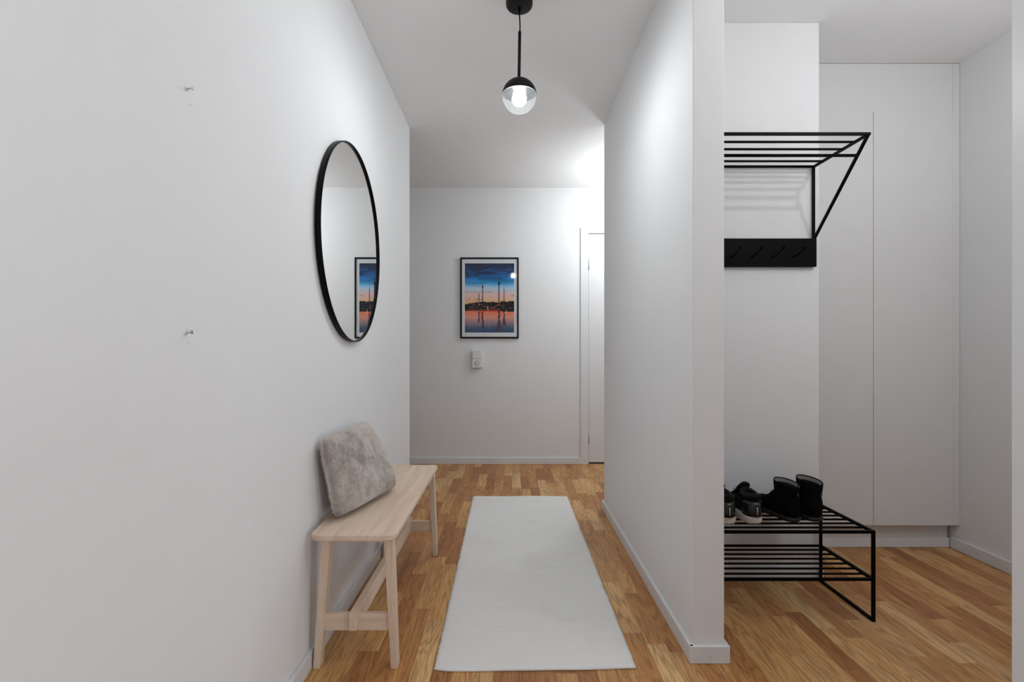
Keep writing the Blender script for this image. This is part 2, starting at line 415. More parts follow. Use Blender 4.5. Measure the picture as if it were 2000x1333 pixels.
# ------------------------------------------------------------------ pendant
PYY = 2.10
P = thing('pendant_lamp', 'black pendant lamp with lit clear glass globe hanging over the rug', 'lamp', (0.036, PYY, H))
bm = bmesh.new()
lathe(bm, [(0.054, -0.0005), (0.0545, -0.052), (0.053, -0.060), (0.049, -0.066), (0.043, -0.068), (0.006, -0.068)], 64)
link('canopy', bm, M_blackmatte, P, True).data.shade_smooth()
bm = bmesh.new(); lathe(bm, [(0.006, -0.066), (0.0045, -0.085), (0.003, -0.088)], 20); link('cord_grip', bm, M_black, P, True)
bm = bmesh.new(); tube(bm, [(0, 0, -0.08), (0.0012, 0, -0.11), (0.0028, 0, -0.14), (0.0022, 0, -0.168)], 0.0026, 12); link('cord', bm, M_black, P, True)
bm = bmesh.new(); tube(bm, [(0.0015, 0, -0.165), (-0.0015, 0, -0.36)], 0.0062, 20); link('rod', bm, M_blackmatte, P, True)
gz = -0.427; R = 0.069
prof = [(0.006, gz+R+0.004)]
for k in range(0, 19):
    a = math.radians(90-4.6*k)
    prof.append((max(0.006, (R+0.0015)*math.cos(a)), gz+(R+0.0015)*math.sin(a)))
prof[1] = (0.007, gz+R+0.0012)
zc = prof[-1][1]; rc = prof[-1][0]
inner = [((R-0.002)*math.cos(math.radians(90-4.6*k)), gz+(R-0.002)*math.sin(math.radians(90-4.6*k))) for k in range(18, 0, -1)]
bm = bmesh.new(); lathe(bm, prof+inner+[(0.004, gz+R-0.003)], 64)
cap = link('cap', bm, [M_blackmatte, plain('cap_inside_black', (0.0012, 0.0012, 0.0012), 0.9, spec=0.0)], P, True)
for p_ in cap.data.polygons:
    if (p_.center-Vector((0, 0, gz))).length < R-0.0008: p_.material_index = 1
bm = bmesh.new(); pr = []
for k in range(0, 31):
    a = math.radians(10-100*k/30); pr.append(((R-0.0003)*math.cos(a) if k < 30 else 0.0, gz+(R-0.0003)*math.sin(a)))
lathe(bm, pr, 64); link('glass_globe', bm, M_globe, P, True)
bm = bmesh.new(); lathe(bm, [(0.014, gz+R-0.004), (0.014, gz+0.020), (0.0125, gz+0.016)], 32); link('socket', bm, M_steel, P, True)
bm = bmesh.new(); pr = [(0.012, gz+0.018)]
bc = gz-0.012; br = 0.029
for k in range(0, 17):
    a = math.radians(62-152*k/16); pr.append((br*math.cos(a) if k < 16 else 0.0, bc+br*math.sin(a)))
lathe(bm, pr, 32); link('bulb', bm, M_bulb, P, True)

# ------------------------------------------------------------------ mirror
MYc, MZc, MR, MT = 2.143, 1.477, 0.402, 0.021
Mi = thing('round_mirror', 'large round wall mirror with thin black rim above the bench', 'mirror', (XL+0.0015, MYc, MZc), math.radians(0.33))
bm = bmesh.new(); seg = 128; rings = []
for x, r in ((0.0012, MR), (MT, MR), (MT+0.0008, MR-0.0015), (MT, MR-0.0042), (0.0125, MR-0.0042), (0.0012, MR-0.0042)):
    rings.append([(x, r*math.cos(2*math.pi*k/seg), r*math.sin(2*math.pi*k/seg)) for k in range(seg)])
rings.append(rings[0]); loft(bm, rings, False, False); bmesh.ops.remove_doubles(bm, verts=bm.verts, dist=1e-6)
o = link('frame', bm, M_frameblack, Mi, True); 
bm = bmesh.new(); rings = [[(x, (MR-0.0041)*math.cos(2*math.pi*k/seg), (MR-0.0041)*math.sin(2*math.pi*k/seg)) for k in range(seg)] for x in (0.0030, 0.0130)]
loft(bm, rings); link('mirror_glass', bm, M_mirror, Mi)

# ------------------------------------------------------------------ framed picture
px0, px1, pz0, pz1 = -0.452, 0.074, 1.136, 1.866
pw, ph = px1-px0, pz1-pz0
F = thing('framed_picture', 'black framed print of amusement park towers at sunset over water', 'picture', ((px0+px1)/2, YF, pz0))
FD = 0.022; fw = 0.014
bm = bmesh.new()
box(bm, -pw/2, pw/2, -FD, -0.001, 0, fw); box(bm, -pw/2, pw/2, -FD, -0.001, ph-fw, ph)
box(bm, -pw/2, -pw/2+fw, -FD, -0.001, fw, ph-fw); box(bm, pw/2-fw, pw/2, -FD, -0.001, fw, ph-fw)
bev(link('frame', bm, M_frameblack, F), 0.001)
bm = bmesh.new(); box(bm, -pw/2+fw, pw/2-fw, -0.014, -0.002, fw, ph-fw); link('mount_board', bm, M_mat, F)
def k(c, g=1.0): return tuple(min(1, x*g) for x in srgb(*c)[:3])+(1,)
def m_print():
    t = NT('sunset_print'); uv = t.coord('UV')
    sep = t.new('ShaderNodeSeparateXYZ'); t.l(uv, sep.inputs[0]); U, V = sep.outputs[0], sep.outputs[1]
    n = t.noise(t.mapping(uv, (2.2, 6, 1)), 1.6, 5, 0.6, 0.4)
    vv = t.math('ADD', V, t.math('MULTIPLY', t.math('SUBTRACT', n, 0.5), 0.05))
    G = 1.9
    sky = t.ramp(vv, [(0.42, k((222, 150, 92), G)), (0.46, k((216, 158, 122), G)), (0.55, k((192, 162, 158), G)), (0.645, k((150, 175, 195), G)),
                      (0.71, k((40, 135, 180), G)), (0.79, k((8, 100, 165), G)), (0.85, k((10, 70, 125), G)), (1.0, k((14, 42, 85), G))])
    cn = t.noise(t.mapping(uv, (1.6, 9, 1), (0.3, 0.1, 0)), 1.3, 5, 0.55, 0.6)
    grow = t.ramp(V, [(0.66, (0, 0, 0, 1)), (0.86, (1, 1, 1, 1))])
    cm = t.ramp(t.math('ADD', cn, t.math('MULTIPLY', grow, 0.10)), [(0.50, (0, 0, 0, 1)), (0.60, (1, 1, 1, 1))])
    cm = t.math('MULTIPLY', t.math('MULTIPLY', cm, grow), 0.85)
    sky = t.mix(cm, sky, k((16, 32, 62), 1.2))
    wn = t.noise(t.mapping(uv, (14, 3, 1)), 1.2, 4, 0.6)
    wv = t.math('ADD', V, t.math('MULTIPLY', t.math('SUBTRACT', wn, 0.5), 0.09))
    wat = t.ramp(wv, [(0.0, k((28, 58, 92), G)), (0.07, k((60, 76, 100), G)), (0.14, k((130, 108, 112), G)), (0.22, k((185, 125, 108), G)), (0.28, k((205, 110, 85), G)), (0.33, k((200, 92, 68), G))])
    isw = t.math('LESS_THAN', V, 0.325)
    t.l(t.mix(isw, sky, wat), t.bsdf.inputs['Base Color']); t.set(Roughness=0.5); t.bsdf.inputs['Specular IOR Level'].default_value = 0.2
    return t.m
M_print = m_print()
M_sil = plain('print_silhouette', k((22, 20, 24)), 0.6, spec=0.2, var=0.3)
M_tow = plain('print_tower_ink', k((30, 28, 48)), 0.6, spec=0.2)
M_glow = plain('print_pink_glow', k((255, 120, 110), 1.2), 0.6, spec=0.2)
M_orange = plain('print_orange_glow', k((250, 90, 50), 1.2), 0.6, spec=0.2)
M_refl = plain('print_reflection', k((90, 70, 90), 1.1), 0.6, spec=0.2)
M_cream = plain('print_cream_light', k((255, 225, 170), 1.2), 0.6, spec=0.2)
ax0, ax1, az0, az1 = -pw/2+0.041, pw/2-0.041, 0.053, ph-0.053
aw, ah = ax1-ax0, az1-az0
bm = bmesh.new(); uvl = bm.loops.layers.uv.new('UVMap')
def q(pts, mi, layer):
    """polygon in print coordinates (u,v 0..1)"""
    vs = [bm.verts.new((ax0+aw*u, -0.0144-0.0002*layer, az0+ah*v)) for u, v in pts]
    f = bm.faces.new(vs); f.material_index = mi
    for lp, (u, v) in zip(f.loops, pts): lp[uvl].uv = (u, v)
q([(0, 0), (1, 0), (1, 1), (0, 1)], 0, 0)
rs = random.Random(3)
def zx(x): return (x-230)/675
def zy(y): return 1-(y-183)/995
# reflections of the towers in the water
for x, wdt, y1 in ((474, 9, 1120), (697, 13, 1178), (767, 9, 1080), (421, 7, 1040)):
    for s in range(9):
        ya = 862+(y1-862)*s/9; yb = 862+(y1-862)*(s+1)/9
        dx = rs.uniform(-5, 5); ww = wdt*rs.uniform(0.6, 1.5)*(1+s*0.08)
        q([(zx(x-ww+dx), zy(yb)), (zx(x+ww+dx), zy(yb)), (zx(x+ww+dx), zy(ya)), (zx(x-ww+dx), zy(ya))], 5, 1)
for x, y0, y1, ww in ((490, 862, 880, 22), (545, 862, 884, 10), (620, 862, 876, 50), (455, 870, 950, 7), (715, 872, 950, 8), (300, 852, 862, 60)):
    q([(zx(x-ww), zy(y1)), (zx(x+ww), zy(y1)), (zx(x+ww), zy(y0)), (zx(x-ww), zy(y0))], 4, 2)
# ragged shore with trees and roofs
top = []; x = 230
prof_y = [(230, 770), (270, 765), (330, 752), (390, 742), (440, 738), (500, 735), (560, 742), (620, 733), (690, 745), (740, 728), (800, 735), (860, 726), (905, 730)]
while x < 905:
    for (a, ya), (b, yb) in zip(prof_y[:-1], prof_y[1:]):
        if a <= x <= b: yy = ya+(yb-ya)*(x-a)/(b-a)
    top.append((zx(x), zy(yy+rs.uniform(-9, 9)))); x += rs.uniform(4, 11)
top.append((1, zy(730)))
bot = [(zx(x), zy(y)) for x, y in ((905, 885), (840, 872), (760, 878), (720, 858), (560, 860), (440, 856), (380, 868), (300, 868), (230, 872))]
for i in range(len(top)-1):
    (u0, v0), (u1, v1) = top[i], top[i+1]
    vb = lambda u: zy(866 if u < 0.75 else 878)
    q([(u0, vb(u0)), (u1, vb(u1)), (u1, v1), (u0, v0)], 1, 2)
# towers
def bar(x, y0, y1, ww, mi=2, layer=3, w2=None):
    w2 = ww if w2 is None else w2
    q([(zx(x-ww), zy(y1)), (zx(x+ww), zy(y1)), (zx(x+w2), zy(y0)), (zx(x-w2), zy(y0))], mi, layer)
bar(474, 520, 745, 6, w2=5); bar(474, 505, 535, 9); bar(474, 490, 506, 2, w2=1)
bar(697, 470, 742, 7, w2=6); bar(697, 455, 492, 12); bar(697, 440, 456, 6, w2=2); bar(697, 362, 442, 2, w2=1)
bar(767, 552, 742, 5, w2=4); bar(767, 495, 556, 2, w2=1)
bar(421, 620, 760, 5, 1, 3, 5); bar(421, 612, 622, 2, 1)
bar(421, 720, 792, 3, 3, 5); bar(418, 700, 706, 60, 5, 4)
bar(585, 594, 600, 18, 5, 3); bar(405, 519, 523, 42, 5, 3); bar(435, 480, 485, 20, 5, 3); bar(410, 592, 596, 175, 5, 3)
q([(zx(265), zy(712)), (zx(292), zy(706)), (zx(320), zy(664)), (zx(300), zy(690))], 1, 4)    # bird
q([(zx(905), zy(640)), (zx(905), zy(648)), (zx(830), zy(645))], 5, 3)
# rollercoaster light curves
def curve(f, x0, x1, th, mi, n=22):
    for i in range(n):
        a = x0+(x1-x0)*i/n; b = x0+(x1-x0)*(i+1)/n
        q([(zx(a), zy(f(a)+th)), (zx(b), zy(f(b)+th)), (zx(b), zy(f(b)-th)), (zx(a), zy(f(a)-th))], mi, 4)
curve(lambda x: 800+22*math.sin((x-570)/26.0), 575, 725, 3.0, 3)
curve(lambda x: 770+48*math.sin(max(0, min(1, (x-450)/90))*math.pi/2)-0*x, 452, 545, 3.0, 3, 12)
curve(lambda x: 852+2*math.sin(x/30), 240, 720, 2.5, 4)
for i in range(26):
    x = rs.uniform(235, 900); y = rs.uniform(770, 850); r = rs.uniform(2, 4)
    q([(zx(x-r), zy(y+r)), (zx(x+r), zy(y+r)), (zx(x+r), zy(y-r)), (zx(x-r), zy(y-r))], rs.choice([6, 3, 6]), 5)
bar(545, 800, 860, 4, 6, 5); bar(796, 862, 905, 4, 6, 5)
link('print', bm, [M_print, M_sil, M_tow, M_glow, M_orange, M_refl, M_cream], F)
bm = bmesh.new(); box(bm, -pw/2+fw, pw/2-fw, -0.0185, -0.0165, fw, ph-fw); link('glass_pane', bm, M_pane, F)

# ------------------------------------------------------------------ wall socket
S = thing('wall_socket', 'white surface-mounted power socket below the framed print', 'socket', (-0.300, YF, 0.872))
def sbox(name, z0, z1, y, x=0.0445, mat=M_plastic):
    bm = bmesh.new(); box(bm, -x, x, -y, -0.0008, z0, z1); return bev(link(name, bm, mat, S), 0.004, 3)
sbox('blank_cover', 0.0805, 0.158, 0.040); sbox('socket_housing', 0.0, 0.0795, 0.040)
bm = bmesh.new()
lathe(bm, [(0.0, 0.0), (0.0215, 0.0), (0.0215, 0.0012), (0.0, 0.0012)], 40)
o = link('socket_well', bm, plain('socket_recess_grey', (0.30, 0.30, 0.30), 0.5), S, True); o.location = (0, -0.0402, 0.040); o.rotation_euler = (math.pi/2, 0, 0)
bm = bmesh.new(); lathe(bm, [(0.0, 0.0), (0.0175, 0.0), (0.0175, 0.001), (0.0, 0.001)], 40)
f = link('socket_face', bm, M_plastic, o); f.location = (0, 0, 0.0013)
for sxx in (-0.0095, 0.0095):
    bm = bmesh.new(); lathe(bm, [(0.0, 0.0), (0.0036, 0.0), (0.0036, 0.0008), (0.0, 0.0008)], 16)
    h = link('pin_hole', bm, M_hole, o); h.location = (sxx, 0, 0.0024)

# ------------------------------------------------------------------ wall screws
def screw(y, z, label, tilt, plug):
    s = thing('wall_screw', label, 'screw', (XL, y, z))
    bm = bmesh.new(); tube(bm, [(0.0003, 0, 0), (0.0022, 0, 0)], 0.0042, 16); link('wall_plug', bm, M_plastic, s, True)
    bm = bmesh.new(); tube(bm, [(0.002, 0, 0), (0.012, 0, tilt*0.010)], 0.0015, 12); link('shank', bm, M_steel, s, True)
    bm = bmesh.new(); tube(bm, [(0.011, 0, tilt*0.010), (0.0135, 0, tilt*0.012)], [0.002, 0.0042], 16); link('screw_head', bm, M_plastic if plug else M_steel, s, True)
    return s
screw(1.058, 1.580, 'white-headed screw sticking out of the bare left wall, upper of two', 0.1, True)
screw(1.056, 1.080, 'grey steel screw sticking out of the bare left wall, lower of two', 0.2, False)

# ------------------------------------------------------------------ bench
BX0, BX1, BY0, BY1 = -0.648, -0.370, 1.655, 2.655
bcx, bcy = (BX0+BX1)/2, (BY0+BY1)/2
B = thing('wooden_bench', 'pale birch bench with slanted legs along the left wall', 'bench', (bcx, bcy, 0))
def P3(x, y, z): return (x-bcx, y-bcy, z)
bm = bmesh.new(); r = 0.034; out = []
for cx, cy, a0 in ((BX1-r, BY1-r, 0), (BX0+r, BY1-r, 90), (BX0+r, BY0+r, 180), (BX1-r, BY0+r, 270)):
    for i in range(9):
        a = math.radians(a0+90*i/8); out.append((cx+r*math.cos(a), cy+r*math.sin(a)))
loft(bm, [[P3(x, y, z) for x, y in out] for z in (0.430, 0.450)])
bev(link('seat', bm, M_birch_y, B), 0.004, 3)
def leg(xt0, xt1, xb0, xb1, y0, y1):
    bm = bmesh.new()
    hexa(bm, [P3(xb0, y0, 0), P3(xb1, y0, 0), P3(xb1, y1, 0), P3(xb0, y1, 0)], [P3(xt0, y0, 0.4295), P3(xt1, y0, 0.4295), P3(xt1, y1, 0.4295), P3(xt0, y1, 0.4295)])
    bev(link('leg', bm, M_birch_z, B), 0.002)
for y0 in (1.689, 2.600):
    leg(-0.618, -0.588, -0.646, -0.624, y0, y0+0.040)
    leg(-0.415, -0.385, -0.391, -0.370, y0, y0+0.040)
for ya, yb in ((1.699, 1.719), (2.610, 2.630)):
    bm = bmesh.new(); box(bm, -0.5895-bcx, -0.4135-bcx, ya-bcy, yb-bcy, 0.412, 0.4295); bev(link('apron', bm, M_birch_x, B), 0.001)
    bm = bmesh.new()
    hexa(bm, [P3(-0.616, ya, 0.121), P3(-0.397, ya, 0.121), P3(-0.397, yb, 0.121), P3(-0.616, yb, 0.121)], [P3(-0.6135, ya, 0.175), P3(-0.399, ya, 0.175), P3(-0.399, yb, 0.175), P3(-0.6135, yb, 0.175)])
    bev(link('cross_rail', bm, M_birch_x, B), 0.0015)
bm = bmesh.new(); box(bm, -0.526-bcx, -0.502-bcx, 1.684-bcy, 2.645-bcy, 0.127, 0.186); bev(link('stretcher', bm, M_birch_y, B), 0.0015)

# ------------------------------------------------------------------ fur cushion
Cn = thing('fur_cushion', 'grey faux fur cushion leaning against the wall on the bench', 'cushion', (-0.57, 2.0, 0.45))
oc = Vector((-0.57, 2.0, 0.45))
A_ = Vector((-0.605, 1.775, 0.460)); B_ = Vector((-0.488, 2.215, 0.460)); C_ = Vector((-0.615, 2.195, 0.745)); D_ = Vector((-0.637, 1.722, 0.745))
nrm = ((B_-A_).cross(D_-A_)).normalized()
if nrm.x < 0: nrm = -nrm
def cush(u, v, side):
    # inward pull on the middle of each edge
    pu = 0.018*(1-(2*v-1)**2)*(2*u-1)*abs(2*u-1)**3
    pv = 0.022*(1-(2*u-1)**2)*(2*v-1)*abs(2*v-1)**3
    ck = 0.035*(abs(2*u-1)*abs(2*v-1))**5; uu, vv = u-pu-ck*(2*u-1), v-pv-ck*(2*v-1)
    p = (A_*(1-uu)+B_*uu)*(1-vv)+(D_*(1-uu)+C_*uu)*vv
    e = max(0.0, 1-abs(2*u-1)**2.6)*max(0.0, 1-abs(2*v-1)**2.6)
    th = (0.064 if side > 0 else 0.040)*(e**0.5)
    p = p+nrm*side*th
    n = noise.noise(p*13+Vector((4,2,7)))*0.004+noise.noise(p*38)*0.003+noise.noise(p*90)*0.0028
    p = p+nrm*side*n*min(1, e*4+0.25)
    p.x = max(p.x, XL+0.006); p.z = max(p.z, 0.4515)
    return p
N = 110; bm = bmesh.new(); grids = {}
for side in (1, -1):
    for i in range(N+1):
        for j in range(N+1):
            edge = i in (0, N) or j in (0, N)
            if side == -1 and edge: grids[(side, i, j)] = grids[(1, i, j)]; continue
            grids[(side, i, j)] = bm.verts.new(cush(i/N, j/N, side)-oc)
    for i in range(N):
        for j in range(N):
            try: bm.faces.new([grids[(side, a, b)] for a, b in ((i, j), (i+1, j), (i+1, j+1), (i, j+1))])
            except ValueError: pass
link('cover', bm, M_fur, Cn, True)
# short pile: combed tufts over front and rims
rf = random.Random(11); vs = []; fs = []
for q_ in range(52000):
    side = 1 if rf.random() < 0.88 else -1
    u, v = rf.random(), rf.random()
    if rf.random() < 0.12:
        e_ = rf.random()**2*0.03
        if rf.random() < 0.5: u = e_ if rf.random() < 0.5 else 1-e_
        else: v = e_ if rf.random() < 0.5 else 1-e_
    p = cush(u, v, side)
    du = (cush(min(1, u+0.01), v, side)-cush(max(0, u-0.01), v, side)); dv = (cush(u, min(1, v+0.01), side)-cush(u, max(0, v-0.01), side))
    n = du.cross(dv)
    if n.length < 1e-9: continue
    n.normalize()
    if n.dot(nrm)*side < 0: n = -n
    du.normalize(); dv.normalize()
    sw = 0.6+noise.noise(p*5)*1.3+noise.noise(p*26)*0.9
    comb = (du*math.cos(sw)+dv*math.sin(sw))*0.8-dv*0.35
    ln = rf.uniform(0.0045, 0.0095)
    tip = p+(n*0.5+comb+Vector((rf.uniform(-.3, .3), rf.uniform(-.3, .3), rf.uniform(-.3, .3)))).normalized()*ln
    if tip.x < XL+0.004 or tip.z < 0.4505: continue
    wv = n.cross(tip-p).normalized()*rf.uniform(0.0005, 0.0010)
    b0 = len(vs); vs += [tuple(p-wv-oc), tuple(p+wv-oc), tuple(tip-oc)]; fs.append((b0, b0+1, b0+2))
me = bpy.data.meshes.new('fur_pile'); me.from_pydata(vs, [], fs); me.materials.append(M_fur)
o = bpy.data.objects.new('fur_pile', me); COL.objects.link(o); o.parent = Cn; o['kind'] = 'stuff'

# ------------------------------------------------------------------ rug
Rg_y0, Rg_y1 = 1.672, 3.640
bm = bmesh.new(); nx, ny = 60, 180; G1 = []
for side in (0, 1):
    g = []
    for j in range(ny+1):
        row = []
        for i in range(nx+1):
            u, v = i/nx, j/ny
            yy = Rg_y0+(Rg_y1-Rg_y0)*v
            xl = -0.249+(-0.263+0.249)*v+0.0035*noise.noise(Vector((0, yy*22, 1)))+0.002*noise.noise(Vector((5, yy*60, 1)))
            xr = 0.411+(0.398-0.411)*v+0.004*noise.noise(Vector((9, yy*22, 3)))+0.002*noise.noise(Vector((5, yy*60, 9)))
            x = xl+(xr-xl)*u
            if v < 0.5: yy += 0.016*(u**1.5)*(1-2*v)+0.004*noise.noise(Vector((x*6, 3, 1)))*(1-2*v)
            # rounded near-left corner
            if u < 0.06 and v < 0.02: yy += 0.008*(1-u/0.06)*(1-v/0.02)
            lift = 0.0035*max(0, noise.noise(Vector((x*3.0, yy*2.2, 7))))
            z = 0.0012+lift*0.6 if side == 0 else 0.0085+lift+0.0008*noise.noise(Vector((x*40, yy*40, 2)))
            if side == 1 and (i in (0, nx) or j in (0, ny)): z -= 0.0025
            row.append(bm.verts.new((x-0.075, yy-2.65, z)))
        g.append(row)
    G1.append(g)
for side in (0, 1):
    g = G1[side]
    for j in range(ny):
        for i in range(nx): bm.faces.new((g[j][i], g[j][i+1], g[j+1][i+1], g[j+1][i]))
for j in range(ny):
    for i in (0, nx): bm.faces.new((G1[0][j][i], G1[0][j+1][i], G1[1][j+1][i], G1[1][j][i]))
for i in range(nx):
    for j in (0, ny): bm.faces.new((G1[0][j][i], G1[0][j][i+1], G1[1][j][i+1], G1[1][j][i]))
rug = link('runner_rug', bm, M_rug, None, True, (0.075, 2.65, 0))
rug['label'] = 'long off-white woven runner rug on the parquet floor'; rug['category'] = 'rug'

# ------------------------------------------------------------------ hat shelf with hooks
HX0, HX1 = 0.742, 1.372; HB = 2.331; HF = 1.973; HZ = 1.05+0.8166
K = thing('coat_rack', 'black metal coat rack with hat shelf and pegs above the shoe rack', 'coat rack', ((HX0+HX1)/2, SY, 1.41))
ko = Vector(((HX0+HX1)/2, SY, 1.41))
def kt(name, pts, r, sq=False, parent=K, seg=12, rl=None, smooth=True):
    bm = bmesh.new(); tube(bm, [Vector(p)-ko for p in pts], rl if rl else r, seg, sq)
    return link(name, bm, M_black, parent, smooth and not sq)
DZ = 1.536
for X in (HX0+0.006, HX1-0.006):
    bm = bmesh.new()
    for a, b in (((X, HB, HZ), (X, HF, HZ)), ((X, HF, HZ), (X, HB, DZ)), ((X, HB, HZ+0.005), (X, HB, 1.4145))):
        tube(bm, [Vector(a)-ko, Vector(b)-ko], 0.0052, 4, True)
    bev(link('side_frame', bm, M_black, K), 0.001)
for i, y in enumerate((2.327, 2.2605, 2.193, 2.124, 2.049)):
    kt('shelf_bar', [(HX0+0.006, y, HZ), (HX1-0.006, y, HZ)], 0.0048 if i else 0.006)
bm = bmesh.new(); tube(bm, [Vector((HX0, HF, HZ))-ko, Vector((HX1, HF, HZ))-ko], 0.0054, 4, True); bev(link('front_rail', bm, M_black, K), 0.001)
kt('hanger_rail', [(HX0+0.006, 2.036, 1.050+0.758), (HX1-0.006, 2.036, 1.050+0.758)], 0.0062)
bm = bmesh.new(); box(bm, HX0-ko.x, HX1-ko.x, 2.316-ko.y, 2.3385-ko.y, 1.4145-ko.z, 1.541-ko.z); bev(link('hook_plate', bm, M_black, K), 0.0015)
for i in range(-2, 4):
    x = 0.988+0.093*i
    kt('hook', [(x, 2.318, 1.456), (x, 2.27, 1.464), (x+0.001, 2.235, 1.474), (x+0.002, 2.215, 1.487)], 0.004, rl=[0.004, 0.004, 0.004, 0.0048])
for (x, z) in ((1.330, HZ-0.06), (1.33, 1.43)): pass

# ------------------------------------------------------------------ shoe rack
RX0, RX1 = 0.755, 1.396; RF, RB = 1.982, 2.318; RZ = 0.350; LZ = 0.163
SR = thing('shoe_rack', 'low black wire shoe rack with two shelves under the coat rack', 'shoe rack', ((RX0+RX1)/2, (RF+RB)/2, 0))
so = Vector(((RX0+RX1)/2, (RF+RB)/2, 0)); TR = 0.0055
def st(name, pts, r=TR, sq=True):
    bm = bmesh.new(); tube(bm, [Vector(p)-so for p in pts], r, 12, sq)
    o = link(name, bm, M_black, SR, not sq)
    return bev(o, 0.0012) if sq else o
for X in (RX0+TR, RX1-TR):
    bm = bmesh.new()
    for a, b in (((X, RF, 0.001), (X, RF, RZ)), ((X, RB, 0.001), (X, RB, RZ)), ((X, RF-TR, 0.0065), (X, RB+TR, 0.0065)), ((X, RF, RZ-TR), (X, RB, RZ-TR)), ((X, RF, LZ), (X, RB, LZ))):
        tube(bm, [Vector(a)-so, Vector(b)-so], TR, 4, True)
    bev(link('side_frame', bm, M_black, SR), 0.001)
for Z, nm in ((RZ-TR, 'upper'), (LZ, 'lower')):
    st('front_rail', [(RX0+TR, RF, Z), (RX1-TR, RF, Z)])
    st('back_rail', [(RX0+TR, RB, Z), (RX1-TR, RB, Z)], 0.0045)
    for i in range(1, 7):
        y = RF+(RB-RF)*i/7
        st('shelf_bar', [(RX0+TR, y, Z), (RX1-TR, y, Z)], 0.0042, False)
for X in (RX0+TR, RX1-TR):
    for Y in (RF, RB):
        bm = bmesh.new(); tube(bm, [Vector((X, Y, 0.0))-so, Vector((X, Y, 0.0012))-so], 0.0045, 12); link('foot_pad', bm, M_plastic, SR)

# ------------------------------------------------------------------ footwear
def interp(tab, t):
    for (a, va), (b, vb) in zip(tab[:-1], tab[1:]):
        if a <= t <= b:
            s = (t-a)/(b-a); s = s*s*(3-2*s)*0.5+s*0.5
            return va+(vb-va)*s
    return tab[-1][1]
def footring(y, w, z0, z1, cx=0, n=28, pw_=0.75):
    out = []
    for i in range(n):
        a = 2*math.pi*i/n; c, s = math.cos(a), math.sin(a)
        x = cx+w*math.copysign(abs(c)**pw_, c)
        z = (z0+z1)/2+(z1-z0)/2*math.copysign(abs(s)**0.85, s)
        out.append((x, y, z))
    return out
def wid(tab, t):
    if t < 0.12: return max(0.004, interp(tab, 0.12)*math.sqrt(max(0, 1-(1-t/0.12)**2)))
    if t > 0.84: return max(0.004, interp(tab, 0.84)*math.sqrt(max(0, 1-((t-0.84)/0.16)**2)))
    return interp(tab, t)
def outline(L, wt, n=40, inset=0.0, curve=0.003, flip=1):
    pts = []
    for sgn in (1, -1):
        rng = range(n+1) if sgn == 1 else range(n, -1, -1)
        for i in rng:
            t = 0.5-0.5*math.cos(math.pi*i/n)
            w_ = max(0.0005, wid(wt, t)-inset); cx = flip*curve*math.sin(math.pi*t)*1.2
            pts.append((cx+sgn*w_, t*L, 0))
    return pts
BW = [(0, 0.004), (0.03, 0.022), (0.12, 0.034), (0.3, 0.034), (0.5, 0.036), (0.72, 0.0435), (0.88, 0.040), (0.97, 0.020), (1, 0.004)]
